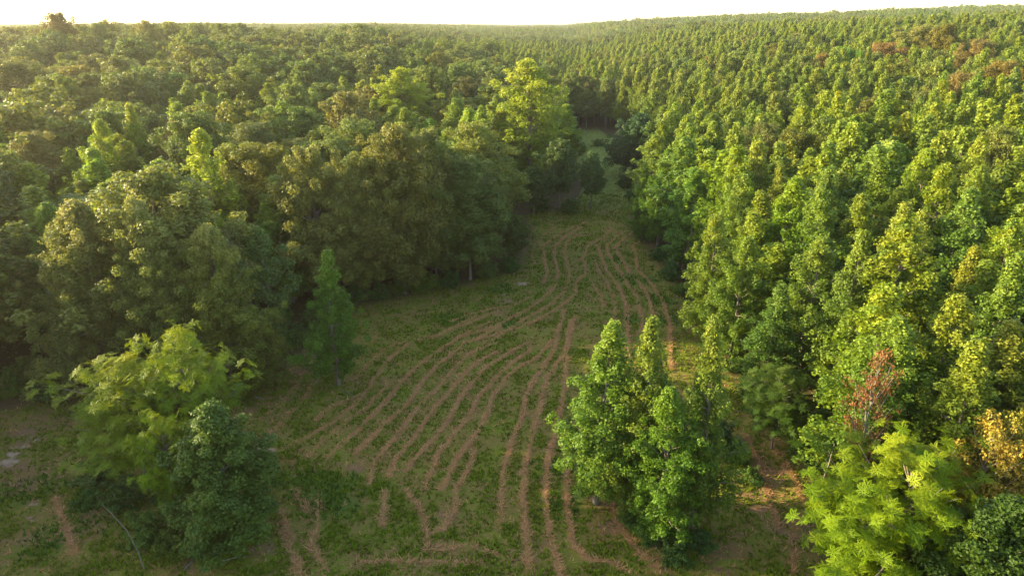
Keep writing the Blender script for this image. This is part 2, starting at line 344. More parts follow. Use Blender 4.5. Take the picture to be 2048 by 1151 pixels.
PROF = {
 'gumr':  ([0, .12, .32, .56, .76, .90, 1], [.50, .85, 1, .90, .62, .32, .06]),
 'gum':   ([0, .12, .32, .52, .72, .88, 1], [.45, .82, 1, .84, .52, .24, .04]),
 'oak':   ([0, .15, .4, .62, .82, .94, 1], [.55, .88, 1, .97, .78, .48, .15]),
 'fine':  ([0, .15, .35, .6, .8, .93, 1], [.75, 1, 1, .82, .55, .28, .05]),
 'tall':  ([0, .15, .4, .7, .88, 1], [.40, .75, 1, .85, .55, .15]),
 'pine':  ([0, .2, .5, .8, .93, 1], [.7, 1, 1, .8, .5, .15]),
}
def skeleton(kind, rng, H, R, c0, nb, el=(15, 60), step=.9, rc=(.5, .85), lean=0.0, jit=.2, dens=1.0, gap=0.0):
    """trunk, limbs and leaf clumps of a tree; returns lines, clumps (x, y, z, r)"""
    zs = np.linspace(0, H*.97, 9); wx = np.cumsum(rng.normal(0, .012*H, 9))*.5; wy = np.cumsum(rng.normal(0, .012*H, 9))*.5
    wx -= wx[0]; wy -= wy[0]; r0 = H*.0095+.02
    axis = np.stack([wx+lean*zs, wy, zs], 1); lines = [(axis, np.linspace(r0, .03, 9))]
    lines[0][1][0] *= 1.25
    cl = []
    tx, rx = PROF[kind]
    lobes = rng.uniform(0, 2*PI, 4); lobamp = rng.uniform(-.16, .16, 4)
    for i in range(nb):
        t = ((i+rng.uniform(.1, .9))/nb)**.92; z1 = H*(c0+(1-c0)*t)       # where the branch ends
        a = i*2.39996+rng.uniform(-.5, .5)
        if gap and rng.random() < gap: continue
        L = R*np.interp(t, tx, rx)*rng.uniform(1-jit*1.4, 1+jit*.8)*(1+sum(lobamp[k]*math.cos((k+1)*a+lobes[k]+t*3) for k in range(3)))
        e = math.radians(el[0]+(el[1]-el[0])*t+rng.uniform(-10, 10))
        z0 = max(z1-L*math.tan(e)*.8, H*c0*.55+.2*t)
        bx = np.interp(z0, zs, axis[:, 0]); by = np.interp(z0, zs, axis[:, 1])
        n = 5; s = np.linspace(0, 1, n); bend = rng.uniform(-.25, .25)
        P = np.stack([bx+np.cos(a+bend*s)*L*s, by+np.sin(a+bend*s)*L*s, z0+(z1-z0)*s**1.15], 1)
        lines.append((P, np.linspace(max(.018*L+.02, .03), .012, n)))
        m = max(1, int(L/step*dens))
        for q in range(m+1):
            ss = 1-q/(m+1)*.72; p = np.array([np.interp(ss, s, P[:, k]) for k in range(3)])
            w = L*ss*.22
            for _ in range(1 if q == 0 else 2):
                cl.append((p[0]+rng.normal(0, w), p[1]+rng.normal(0, w), p[2]+rng.normal(0, w*.5), rng.uniform(*rc)*(1-.15*(q == 0))))
    for q in range(3): cl.append((axis[-1, 0], axis[-1, 1], H*(1-.035*q)-.3, rc[0]*(.5+.2*q)))
    return lines, np.array(cl)
def crown_leaves(cl, rng, size, cover=1.0, up=.45, shell=(.62, 1.0), flat=.8):
    area = 2*PI*cl[:, 3]**2*1.15; n = np.maximum(4, (area*cover/(size*size*.42))).astype(int)
    idx = np.repeat(np.arange(len(cl)), n); m = len(idx)
    d = rng.normal(size=(m, 3)); d[:, 2] += .35; d /= np.linalg.norm(d, axis=1)[:, None]
    # lumpy clump: radius modulated by direction
    ph = cl[idx, 0]*7.1+cl[idx, 1]*3.3
    lump = 1+.22*np.sin(d[:, 0]*5+ph)*np.sin(d[:, 1]*5+ph*1.7)+.12*np.sin(d[:, 2]*9+ph)
    rr = cl[idx, 3]*rng.uniform(shell[0], shell[1], m)*lump
    C = cl[idx, :3]+d*rr[:, None]*np.array([1, 1, flat])
    Nn = d*.8+rng.normal(0, .55, (m, 3)); Nn[:, 2] += up
    V, F = leaves(C, Nn, size, rng)
    return V, F
def fronds(cl, rng, flen, nper=9, pairs=6, per=1.0):
    """rosettes of feather-like compound leaves at the clump tops"""
    Vs = []
    for x, y, z, r in cl:
        nt = max(1, int(r*r*5.2*per))
        for _ in range(nt):
            d = rng.normal(size=3); d[2] = abs(d[2])*.9-.15; d /= np.linalg.norm(d)
            c = np.array([x, y, z])+d*r*rng.uniform(.75, 1.05)
            ax = d*.8+np.array([0, 0, .7])+rng.normal(0, .2, 3); ax /= np.linalg.norm(ax)
            u = np.cross(ax, rng.normal(size=3)); u /= np.linalg.norm(u); v = np.cross(ax, u)
            for k in range(nper):
                a = 2*PI*k/nper+rng.uniform(-.25, .25); L = flen*rng.uniform(.75, 1.15); o = math.cos(a)*u+math.sin(a)*v
                side = np.cross(ax, o); s = np.linspace(.12, 1, pairs)
                P = c+o*(L*s)[:, None]+ax*(L*(.42*s-.38*s*s))[:, None]
                lw = L*.27*np.sin(PI*(.18+.72*s))[:, None]; hw = L*.085
                for sg in (1, -1):
                    tip = P+sg*side*lw+o*lw*.45-ax*lw*.22; f = o*hw
                    Vs.append(np.stack([P-f*.3, (P+tip)/2+f, tip, (P+tip)/2-f], 1).reshape(-1, 3))
    V = np.concatenate(Vs); return V, np.arange(len(V)).reshape(-1, 4)
def tip_of(V, H, c0, k=.30, rad=None):  # paler crown tops: young growth on sweetgums, painted sunlight on the domed oaks
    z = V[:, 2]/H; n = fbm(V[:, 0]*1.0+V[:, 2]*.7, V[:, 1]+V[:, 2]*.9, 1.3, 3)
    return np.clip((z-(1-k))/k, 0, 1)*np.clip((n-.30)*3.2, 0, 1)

protos = {}
def species(key, seed, kind, H, R, c0, nb, mat_, leaf=.3, cover=1.0, frond=None, tipk=.3, lod=1.0, bark='bark', **kw):
    """build (trunk mesh, crown mesh) of a tree of nominal height H and radius R"""
    rng = np.random.default_rng(seed); cr = {k: kw.pop(k) for k in ('up', 'shell', 'flat') if k in kw}
    lines, cl = skeleton(kind, rng, H, R, c0, nb, **kw)
    tv, tf = tubes(lines, 6 if lod == 1 else 4)
    if frond: cv, cf = fronds(cl, rng, *frond)
    else: cv, cf = crown_leaves(cl, rng, leaf, cover, **cr)
    R_true = float(np.percentile(np.hypot(cv[:, 0], cv[:, 1]), 97))
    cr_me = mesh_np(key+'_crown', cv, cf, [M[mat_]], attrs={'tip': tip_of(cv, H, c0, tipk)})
    tr_me = mesh_np(key+'_trunk', tv, tf, [M[bark]], smooth=True)
    protos[key] = dict(crown=cr_me, trunk=tr_me, H=float(cv[:, 2].max()), R=R_true, tv=tv, tf=tf, cv=cv, cf=cf, mat=mat_, c0=c0)
    return key
gums = [species('sweetgum%d' % i, 10+i, 'gumr' if i in (3, 4) else 'gum', 18, 2.9, .09, 72, 'gum', leaf=.20, cover=.85, el=(14, 68), rc=(.30, .62), flat=1.2, step=.78, jit=.26) for i in range(5)]
gumm = [species('sweetgum_m%d' % i, 30+i, 'gumr' if i == 1 else 'gum', 18, 2.9, .30, 46, 'gum', leaf=.34, cover=1.0, el=(20, 68), rc=(.36, .72), flat=1.2, step=.95, jit=.26, lod=2) for i in range(4)]
oaks = [species('oak%d' % i, 50+i, 'oak', 20, 5.4, .15, 84, 'oak', leaf=.26, cover=.9, el=(10, 66), rc=(.75, 1.35), step=1.7, jit=.2, tipk=.35) for i in range(4)]
oakm = [species('oak_m%d' % i, 70+i, 'oak', 19, 5.2, .28, 56, 'oak', leaf=.48, cover=1.0, el=(15, 66), rc=(.8, 1.4), step=1.9, jit=.2, tipk=.3, lod=2) for i in range(4)]
fines = [species('fine%d' % i, 90+i, 'fine', 20, 5.2, .06, 120, 'fine', leaf=.21, cover=.8, el=(15, 66), rc=(.5, .95), step=1.2, jit=.22, tipk=.26, up=.3) for i in range(2)]
talls = [species('tall%d' % i, 110+i, 'tall', 24, 4.6, .22, 66, 'gum', leaf=.28, cover=.75, el=(25, 68), rc=(.6, 1.1), step=1.5, jit=.32, tipk=.5) for i in range(2)]
locusts = [species('locust%d' % i, 130+i, 'oak', 15, 5.0, .30, 58, 'frond', frond=(.62, 7, 5, 1.5), el=(8, 52), rc=(.55, 1.0), step=1.5, jit=.18, tipk=.3) for i in range(2)]
species('big_frond', 140, 'oak', 12, 5.2, .06, 96, 'frond', frond=(.50, 8, 6, 2.2), el=(0, 62), rc=(.5, .95), step=1.7, jit=.15, tipk=.3)
species('pine', 150, 'pine', 14, 4.6, .12, 90, 'pine', leaf=.30, cover=1.1, el=(5, 55), rc=(.6, 1.0), step=1.1, jit=.12, up=.2)
species('dark_small', 151, 'fine', 12, 3.0, .05, 70, 'weed', leaf=.18, cover=1.0, el=(15, 60), rc=(.45, .85), step=1.0, jit=.2)
species('edge_small', 152, 'oak', 11, 2.8, .32, 40, 'oak', leaf=.28, cover=1.0, el=(15, 60), rc=(.5, .9), step=1.1, jit=.2)
species('rust_sapling', 153, 'tall', 10, 2.0, .30, 34, 'rust', leaf=.15, cover=.20, el=(40, 72), rc=(.35, .6), step=1.1, jit=.3, bark='dead')
species('gold_tree', 154, 'oak', 11, 3.2, .25, 46, 'gold', leaf=.20, cover=.42, el=(25, 65), rc=(.45, .8), step=1.1, jit=.3)
species('open_tree', 155, 'tall', 15, 3.4, .25, 46, 'weed', leaf=.26, cover=.5, el=(30, 60), rc=(.4, .8), step=1.2, jit=.35)
species('bush', 160, 'pine', 2.2, 1.4, .0, 22, 'weed', leaf=.17, cover=.9, el=(10, 60), rc=(.25, .45), step=.6, jit=.3)
species('bush2', 161, 'pine', 3.2, 1.6, .0, 26, 'weed', leaf=.2, cover=.8, el=(10, 60), rc=(.3, .5), step=.7, jit=.35)

def place(name, key, x, y, sx, sz, rot, color=(1, 1, 1), label=None, cat='tree', group=None, crown_name='crown', dz=0.0):
    r = bpy.data.objects.new(name, None); S.collection.objects.link(r)
    r.location = (x, y, hz(x, y)-.08+dz); r.rotation_euler = (0, 0, rot); r.scale = (sx, sx, sz); r.empty_display_size = .5
    r['label'] = label; r['category'] = cat
    if group: r['group'] = group
    p = protos[key]
    for nm, me in (('trunk' if cat == 'tree' else 'stem', p['trunk']), (crown_name, p['crown'])):
        o = bpy.data.objects.new(nm, me); S.collection.objects.link(o); o.parent = r
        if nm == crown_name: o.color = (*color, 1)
    return r
placed = []   # (x, y, radius)
rnd = random.Random(4)
def hero(name, key, px, top, base, width, label, color=(1, 1, 1), H=None, D=None, group=None, cat='tree', rot=None):
    """a tree seen at column px, its top at row `top`; foot at row `base`, or height H given, or distance D"""
    p = protos[key]
    if D is not None: q = hit(px, top, D=D); x, y = q.x, q.y; H = q.z-hz(x, y)
    elif base is not None:
        x, y = G(px, base); v = ray(px, top); t = math.hypot(x, y)/math.hypot(v.x, v.y)
        x, y = v.x*t, v.y*t; H = CAM_Z+v.z*t-hz(x, y)
    else: q = hit(px, top, H); x, y = q.x, q.y
    depth = y*cp+(CAM_Z-(hz(x, y)+H*.6))*sp
    R = width/2/FPX*depth
    placed.append((x, y, R*.8))

    return place(name, key, x, y, R/p['R'], H/p['H'], rnd.uniform(0, 6.28) if rot is None else rot, color, label, cat, group)


# ------------------------------------------------------------------ the ground, one sheet to the horizon
def axis_coords(lo, hi, step, far_lo, far_hi):
    a = np.arange(lo, hi+step/2, step); out = []; s_ = step; v = hi
    while v < far_hi: s_ = min(s_*1.16, 120); v += s_; out.append(v)
    inn = []; s_ = step; v = lo
    while v > far_lo: s_ = min(s_*1.16, 120); v -= s_; inn.append(v)
    return np.concatenate([inn[::-1], a, out])
gx = axis_coords(-52, 36, .25, -3400, 3400); gy = axis_coords(28, 150, .25, -120, 3400)
gx, gy = gx, gy
GX, GY = np.meshgrid(gx, gy); fx, fy = GX.ravel(), GY.ravel()
hay, bare, pale, lush, wood = ground_fields(fx, fy)
gz = height(fx, fy)+hay*.16*(wood < .9)+(fbm(fx, fy, 1.1, 61)-.5)*.14*(np.hypot(fx, fy) < 200)
ny, nx = GX.shape; i = np.arange(ny-1)[:, None]*nx+np.arange(nx-1)[None]
gF = np.stack([i, i+1, i+1+nx, i+nx], -1).reshape(-1, 4)
gm = mesh_np('ground', np.stack([fx, fy, gz], 1), gF, [M['ground']], attrs=dict(lane_lift=lane_lift_field(fx, fy), hay=hay, bare=bare, pale=pale, lush=lush, wood=wood), smooth=True)
go = bpy.data.objects.new('ground', gm); S.collection.objects.link(go); go['kind'] = 'structure'; go['label'] = 'mown hay field and forest floor of green stubble and red brown soil'

# ------------------------------------------------------------------ grass blades and cut hay lying on it
def blades(name, n, sel, mat_, h, w, label, seed, lie=0.25, ymax=150, ymin=30, where=None):
    rng = np.random.default_rng(seed)
    # even in area, denser near the camera
    r = ymin+(ymax-ymin)*rng.random(n)**1.35; px = rng.uniform(-60, 2108, n); xx = (px-W0/2)/FPX*(r*cp+CAM_Z*sp); yy = r
    ha, ba, pa, lu, wo = ground_fields(xx, yy); k = rng.random(n) < sel(ha, ba, pa, lu, wo, fbm(xx, yy, 1.6, 77)); xx, yy = xx[k], yy[k]; ha = ha[k]; m = len(xx)
    if where is not None:
        k = where(xx, yy) > .5; xx, yy, ha = xx[k], yy[k], ha[k]; m = len(xx)
    a = rng.uniform(0, 2*PI, m); zz = height(xx, yy)+ha*.16
    sc = rng.uniform(.6, 1.4, m)*(1+yy/150); H_ = h*sc; W_ = w*sc
    Vs = []
    for q in range(2):
        b = a+q*1.9; ca, sa = np.cos(b), np.sin(b)
        B = np.stack([xx, yy, zz-.02], 1); D_ = np.stack([-sa, ca, 0*ca], 1)*W_[:, None]; tip = B+np.stack([ca*H_*(1-lie), sa*H_*(1-lie), H_*lie+.04], 1)
        Vs.append(np.stack([B-D_, B+D_, tip], 1))
    V = np.concatenate(Vs).reshape(-1, 3); F = np.arange(len(V)).reshape(-1, 3)
    o = bpy.data.objects.new(name, mesh_np(name, V, F, [mat_])); S.collection.objects.link(o); o['kind'] = 'stuff'; o['label'] = label; o['category'] = 'grass'
    return o
blades('field_grass', 330000, lambda h_, b, p, l, w_, n: np.clip((1-h_*1.3)*(1-b)*(1-p)*(1-w_*.9)*np.clip(n*2.3-.6, .04, 1), 0, 1)*.9, M['grass'], .26, .055, 'short green grass stubble over the mown field', 1, lie=.5)
blades('cut_hay', 260000, lambda h_, b, p, l, w_, n: np.clip(h_*1.3+.10*(n < .45)+b*.25*(1-p), 0, 1)*(w_ < .8), M['straw'], .34, .030, 'brown dry cut hay lying in curved windrows on the field', 2, lie=.22)
blades('lush_grass', 60000, lambda h_, b, p, l, w_, n: np.clip(l*1.2*(1-h_)*(1-p), 0, 1), M['grass_dark'], .36, .07, 'taller dark green weeds growing in patches between the windrows', 3, lie=.6)

blades('lightened_lane_grass', 160000, lambda h_, b, p, l, w_, n: np.clip(n*1.5, .2, 1), M['lane_grass'], .22, .08, 'pale green grass of the lane beyond the mown field, colour lifted against the shade', 4, lie=.3, ymin=128, ymax=270, where=lane_lift_field)
# ------------------------------------------------------------------ trees one can single out
C1 = (1, 1, 1)
FR = 'frond'
# the clump of sweetgums standing in the field
hero('sweetgum_tree', 'sweetgum0', 1210, 632, 1010, 180, 'leftmost sweetgum of the foreground clump, bright green and broad low on its left', (1.0, 1.1, .8), group='sweetgums of the clump in the field', rot=1.0)
hero('sweetgum_tree', 'sweetgum1', 1316, 628, 1035, 150, 'middle sweetgum of the clump in the foreground field, slim crown with a yellow top', (1.0, 1.1, .9), group='sweetgums of the clump in the field', rot=2.2)
hero('sweetgum_tree', 'sweetgum2', 1430, 628, 1065, 165, 'rightmost sweetgum of the clump in the foreground field, with an orange yellow pointed tip', (1.0, 1.0, .85), group='sweetgums of the clump in the field', rot=.3)
hero('sweetgum_tree', 'sweetgum3', 1345, 770, 1092, 190, 'shorter dark green sweetgum at the front of the clump in the foreground field', (.7, .95, .9), group='sweetgums of the clump in the field', rot=4.0)
hero('sweetgum_tree', 'sweetgum4', 1262, 745, 1030, 150, 'shorter sweetgum between the left and middle trees of the field clump, with yellowish tufts', (1.1, 1.05, .8), group='sweetgums of the clump in the field', rot=4.0)
# bottom right
hero('compound_leaved_tree', 'big_frond', 1845, 872, 1215, 400, 'big rounded bright yellow green tree with feathery star shaped leaf tufts at the bottom right', (.98, 1.0, .8), rot=.5)
hero('sweetgum_tree', 'sweetgum1', 1788, 568, 985, 235, 'bright yellow green sweetgum behind the feathery rounded tree, beside the rust leaved sapling', (1.35, 1.2, .8), rot=.7)
hero('sweetgum_tree', 'sweetgum3', 1915, 585, 1010, 230, 'bright yellow green sweetgum right of the rust leaved sapling, behind the orange leaved tree', (1.35, 1.2, .75), rot=.1)
hero('sweetgum_tree', 'sweetgum0', 2050, 640, 1040, 210, 'yellow green sweetgum cut off by the right edge, next to the orange leaved tree', (1.3, 1.15, .75), rot=3.1)
hero('dying_sapling', 'rust_sapling', 1765, 690, 1075, 110, 'thin half bare sapling with rust red leaves in front of the bright sweetgum', rot=1)
hero('yellowing_tree', 'gold_tree', 2000, 820, 1165, 190, 'thin crowned tree with orange yellow leaves beside the big feathery tree', rot=1)
hero('yellowing_tree', 'gold_tree', 2062, 800, 1140, 150, 'sparse orange yellow tree at the right edge below the sweetgums', (.9, 1, 1), rot=3)
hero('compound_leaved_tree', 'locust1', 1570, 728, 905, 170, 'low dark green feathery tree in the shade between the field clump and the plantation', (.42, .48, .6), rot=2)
hero('small_tree', 'dark_small', 2045, 985, 1330, 280, 'dark green leafy tree in the bottom right corner under the orange leaved trees', (.60, .58, .35), rot=2)
# the row along the right edge of the field
for a in [
 ('sweetgum_tree', 'sweetgum2', 1292, 325, 482, 78, 'dark green sweetgum at the field corner below the round pine', (.75, .95, .95)),
 ('sweetgum_tree', 'sweetgum0', 1330, 292, 492, 80, 'slender pointed sweetgum just right of the field corner, front of the plantation', (.9, 1.05, .9)),
 ('sweetgum_tree', 'sweetgum4', 1388, 330, 540, 120, 'green low skirted sweetgum on the field edge beside bare pale branches', (.8, 1.1, .95)),
 ('sweetgum_tree', 'sweetgum1', 1440, 425, 690, 125, 'sweetgum on the field edge with a small reddish orange tip', (1.15, 1.1, .8)),
 ('sweetgum_tree', 'sweetgum3', 1495, 470, 735, 130, 'full green sweetgum on the field edge right of the reddish tipped one', (.9, 1.05, .9)),
 ('sweetgum_tree', 'sweetgum2', 1565, 325, 600, 110, 'tall pointed yellow topped sweetgum rising over the front row of the plantation', (1.3, 1.15, .8)),
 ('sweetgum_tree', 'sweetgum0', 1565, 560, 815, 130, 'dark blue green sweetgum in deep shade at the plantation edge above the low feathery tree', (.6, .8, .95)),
 ('sweetgum_tree', 'sweetgum4', 1645, 470, 800, 150, 'sweetgum with a wide lit crown above the shaded front trees of the plantation', (1.05, 1.05, .85)),
 ('sweetgum_tree', 'sweetgum1', 1720, 455, 850, 140, 'sweetgum just left behind the bright tree that stands by the rust leaved sapling', (.95, 1.05, .9)),
 ('sweetgum_tree', 'sweetgum3', 1965, 270, 620, 140, 'broad bright sweetgum near the right edge with a dark gap below it', (1.2, 1.15, .85)),
 ('sweetgum_tree', 'sweetgum2', 1955, 485, 830, 150, 'yellow green sweetgum near the right edge above the one behind the orange leaved tree', (1.25, 1.15, .8)),
 ('sweetgum_tree', 'sweetgum0', 1805, 400, 760, 140, 'rounded yellow green sweetgum in the middle of the right plantation front', (1.1, 1.1, .85)),
 ('sweetgum_tree', 'sweetgum4', 2045, 430, 830, 140, 'tall sweetgum half cut off by the right edge, above mid height', (1.25, 1.15, .8)),
]:
    hero(*a[:7], color=a[7], group='sweetgums of the plantation right of the field')
# left foreground
hero('compound_leaved_tree', 'locust0', 345, 640, 985, 215, 'tall bright green feathery tree at the bottom left, the back one of the pair', (1.05, .98, .6), rot=.5)
hero('compound_leaved_tree', 'locust1', 235, 705, 1000, 260, 'wide leaning yellow green feathery tree at the bottom left, front one of the pair', (1.1, 1.0, .6), rot=2.5)
hero('compound_leaved_tree', 'locust0', 320, 820, 1065, 140, 'small bright green feathery tree in front of the pair at the bottom left', (1.0, 1.05, .7), rot=4.5)
hero('small_tree', 'dark_small', 425, 800, 1092, 225, 'small dense dark green tree with pale tip beside the bright feathery trees', (.95, .88, .55), rot=1)
hero('sweetgum_tree', 'sweetgum2', 650, 495, 775, 140, 'lone small sweetgum standing by itself on the left side of the field', (.8, .98, .72), rot=5)
hero('willow_oak_tree', 'fine0', 140, 395, 800, 225, 'huge fine leaved oak with domed pale top, leftmost of the three', (1.15, 1.15, 1.1), rot=1, group='three domed oaks left of the lone sweetgum')
hero('willow_oak_tree', 'fine1', 275, 385, 800, 215, 'huge fine leaved oak with domed pale top, middle one of the three', (1.25, 1.2, 1.1), rot=2, group='three domed oaks left of the lone sweetgum')
hero('willow_oak_tree', 'fine0', 410, 440, 800, 215, 'huge fine leaved oak with domed pale top, rightmost of the three', (1.15, 1.15, 1.0), rot=4, group='three domed oaks left of the lone sweetgum')
hero('open_crowned_tree', 'open_tree', 515, 450, 735, 120, 'feathery open crowned dark tree between the domed oaks and the lone sweetgum', (.7, .8, .9), rot=4)
for a in [
 ('sweetgum_tree', 'sweetgum1', 393, 255, None, 165, 'tall lime green sweetgum standing above the domed oaks', (1.5, 1.4, .8), 23),
 ('sweetgum_tree', 'sweetgum3', 192, 236, None, 125, 'yellow green sweetgum behind the leftmost domed oak', (1.35, 1.3, .8), 22),
 ('sweetgum_tree', 'sweetgum0', 262, 200, None, 85, 'slim pointed yellow green sweetgum on the left, taller than its neighbours', (1.3, 1.3, .85), 22.5),
 ('oak_tree', 'oak0', 625, 285, 605, 175, 'big oak at the field edge with golden lit clumps, first of the edge row', (1.0, 1.0, .85), None),
 ('oak_tree', 'oak2', 790, 240, 590, 190, 'biggest brown topped oak in the middle of the field edge row', (1.0, .97, .8), None),
 ('oak_tree', 'oak1', 712, 300, 600, 150, 'oak with yellowish patches between the two big edge oaks', (1.15, 1.1, .8), None),
 ('oak_tree', 'oak3', 935, 308, 560, 215, 'rounded olive oak at the inner corner of the field with a visible pale trunk', (.95, 1.0, .9), None),
 ('oak_tree', 'oak1', 860, 250, 565, 130, 'oak in the gap behind the rounded corner oak', (.85, .85, .85), None),
 ('oak_tree', 'oak3', 500, 240, None, 185, 'wide greyish oak behind the lime green sweetgum', (1.0, .92, .95), 20),
 ('sweetgum_tree', 'sweetgum4', 930, 213, None, 95, 'round topped lime green tree behind the corner oak', (1.3, 1.35, .9), 22),
 ('oak_tree', 'oak0', 708, 225, None, 90, 'small brown clumped oak behind the edge row', (1.15, .95, .85), 20),
 ('oak_tree', 'oak2', 350, 235, None, 100, 'pinkish brown oak behind the lime green sweetgum', (1.3, .95, .95), 19),
 ('oak_tree', 'oak1', 60, 260, None, 150, 'grey brown oak at the left edge behind the domed oaks', (1.1, .95, .95), 19),
 ('oak_tree', 'oak2', 175, 172, None, 130, 'broad tan oak at upper left among the pointed green trees', (1.15, .98, .85), 20),
 ('oak_tree', 'oak0', 30, 120, None, 190, 'massive dark brown oak cut by the left edge', (.95, .78, .62), 24),
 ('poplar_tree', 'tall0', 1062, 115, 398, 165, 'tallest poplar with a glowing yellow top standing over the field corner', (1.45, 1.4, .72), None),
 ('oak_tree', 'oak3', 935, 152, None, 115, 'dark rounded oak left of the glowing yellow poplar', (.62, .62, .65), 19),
 ('poplar_tree', 'tall1', 802, 132, None, 125, 'rounded lime green poplar left of the dark oak', (1.45, 1.4, .85), 24),
 ('sweetgum_tree', 'sweetgum2', 385, 118, None, 60, 'narrow pointed green sweetgum at upper left before the hill', (1, 1.1, .9), 21),
 ('oak_tree', 'oak1', 345, 142, None, 75, 'bright green rounded tree beside the narrow pointed sweetgum at upper left', (.8, 1.25, .8), 19),
]:
    hero(*a[:7], color=a[7], H=a[8], group='trees of the wood left of the field')
hero('edge_tree', 'edge_small', 1027, 425, 532, 80, 'small dark tree on thin stems at the inner corner of the field', (.7, .8, .85))
hero('edge_tree', 'edge_small', 1186, 300, 418, 66, 'dark bushy tree on stilted stems at the mouth of the far path', (.6, .85, .95))
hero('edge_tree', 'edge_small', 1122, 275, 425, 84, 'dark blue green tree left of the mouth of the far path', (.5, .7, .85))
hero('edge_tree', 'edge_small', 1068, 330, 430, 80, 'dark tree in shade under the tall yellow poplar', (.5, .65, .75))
hero('pine_tree', 'pine', 1284, 224, 352, 108, 'round dark green pine beside the far path', (1.0, 1, .8))
hero('oak_tree', 'oak0', 118, 23, None, 92, 'dark round oak standing up on the skyline at upper left', (.75, .55, .5), D=305, group='trees on the skyline')
hero('oak_tree', 'oak2', 290, 38, None, 62, 'thin crowned tree on the skyline right of the dark round oak', (1.1, 1.0, .7), D=310, group='trees on the skyline')
hero('oak_tree', 'oak3', 195, 44, None, 60, 'green tree on the skyline just right of the dark round oak', (1.0, 1.0, .7), D=305, group='trees on the skyline')
for a in [
 ('oak2', 1775, 82, 120, 'reddish brown oak amid green sweetgums at upper right', (1.4, .84, .95), 20),
 ('oak1', 1690, 92, 90, 'bright green rounded tree left of the reddish brown oak', (.9, 1.35, .8), 20),
 ('oak3', 1855, 48, 150, 'large olive oak, highest of the brown and olive group at upper right', (1.25, 1.1, .9), 23),
 ('oak0', 1955, 76, 95, 'pinkish brown oak right of the large olive one', (1.6, .95, .95), 21),
 ('oak2', 2015, 118, 140, 'red brown oak at the right edge of the picture', (1.3, .82, .85), 20),
 ('oak1', 1925, 140, 110, 'brown clumped oak in front of the pinkish one', (1.3, .88, .9), 20),
 ('oak0', 1648, 104, 56, 'small red brown oak between two green crowns at upper right', (1.3, .85, .9), 19),
 ('oak1', 1900, 45, 95, 'dark brown topped tree behind the large olive oak', (.9, .7, .6), 24),
 ('oak3', 1415, 112, 45, 'small dull brown crown among distant green sweetgums', (1.4, .75, .85), 19),
]:
    hero('oak_tree', a[0], a[1], a[2], None, a[3], a[4], color=a[5], H=a[6], group='brown and olive oaks among the sweetgums')
hero('sweetgum_tree', 'sweetgum1', 1682, 180, None, 62, 'golden yellow sweetgum alone among green ones at upper right', (1.9, 1.5, .6), H=19)

# ------------------------------------------------------------------ the woods: everything else
rng = np.random.default_rng(77)
def scatter(step, x0, x1, y0, y1, jit=.42, rot=.35):
    n1 = int((x1-x0)/step)+1; n2 = int((y1-y0)/step)+1
    X, Y = np.meshgrid(np.arange(n1)*step+x0, np.arange(n2)*step+y0); X = X+(np.arange(n2)[:, None] % 2)*step*.5
    X = X+rng.uniform(-jit, jit, X.shape)*step; Y = Y+rng.uniform(-jit, jit, Y.shape)*step
    return X.ravel(), Y.ravel()
def col_of(x, y): return W0/2+FPX*.934*x/np.maximum(y, 1)
CLEAR_R = [(x, y) for x, y in CLEAR]
def plantation(x, y):
    c = col_of(x, y); D = np.hypot(x, y)
    edge = np.interp(D, [0, 60, 135, 240, 300, 600], [1300, 1300, 1235, 1120, 1000, 930])
    return (c > edge) & (D < 520)
cand = []   # x, y, kind(0 gum,1 oak), scale xy, scale z, colour rgb
def add(x, y, kind, sr, sh, col): cand.append((x, y, kind, sr, sh, *col))
X, Y = scatter(4.7, -230, 330, -40, 540)
D = np.hypot(X, Y)
ok = (~in_poly(X, Y, CLEAR)) & (seg_dist(X, Y, CLEAR, True) > np.where(D > 125, 3.4, 1.6))
hx = np.array([p[0] for p in placed]); hy = np.array([p[1] for p in placed]); hr = np.array([p[2] for p in placed])
def free(X, Y, pad=1.0):
    r = np.ones(len(X), bool)
    for a, b, c in placed: r &= (X-a)**2+(Y-b)**2 > (c*.75+pad*.6)**2
    return r
ok &= free(X, Y)
ok &= (Y > 20) | (D < 60)
ok &= ~((D < 34))
ok &= ~((D < 47) & (X > 18))
pl = plantation(X, Y) & ok
mixn = fbm(X, Y, 28, 15)
for x, y, m in zip(X[pl], Y[pl], mixn[pl]):
    if abs(x) > .84*y+30: continue
    d = math.hypot(x, y)
    if rng.random() < (.20 if d < 130 else .07): continue
    if rng.random() < (.05 if d < 180 else .11) and d > 90:
        add(x, y, 1, rng.uniform(.6, 1.0), rng.uniform(.85, 1.02), (1.0, rng.uniform(.9, 1.15), .9)); continue
    g = rng.random(); w = m*1.3+.35+rng.uniform(-.25, .25)
    col = (.80+.30*w, 1.0+.12*w, .95-.22*w) if g < .75 else (.80, .93, .78)
    add(x, y, 0, rng.uniform(*((1.08, 1.62) if d < 130 else (.88, 1.45))), rng.choice([rng.uniform(.66, .88), rng.uniform(.84, 1.08)], p=[.35, .65])*(.9+.28*float(fbm(np.array([x]), np.array([y]), 17, 55)[0])), col)
for k_, y_ in enumerate((84, 92, 30, 38, 46, 54, 62, 70, 78)): add(-67-(k_ % 2)*6, y_, 1, 1.25, 1.12, (1.0, .95, .85))  # oaks added beyond the left edge to keep sun patches off the field
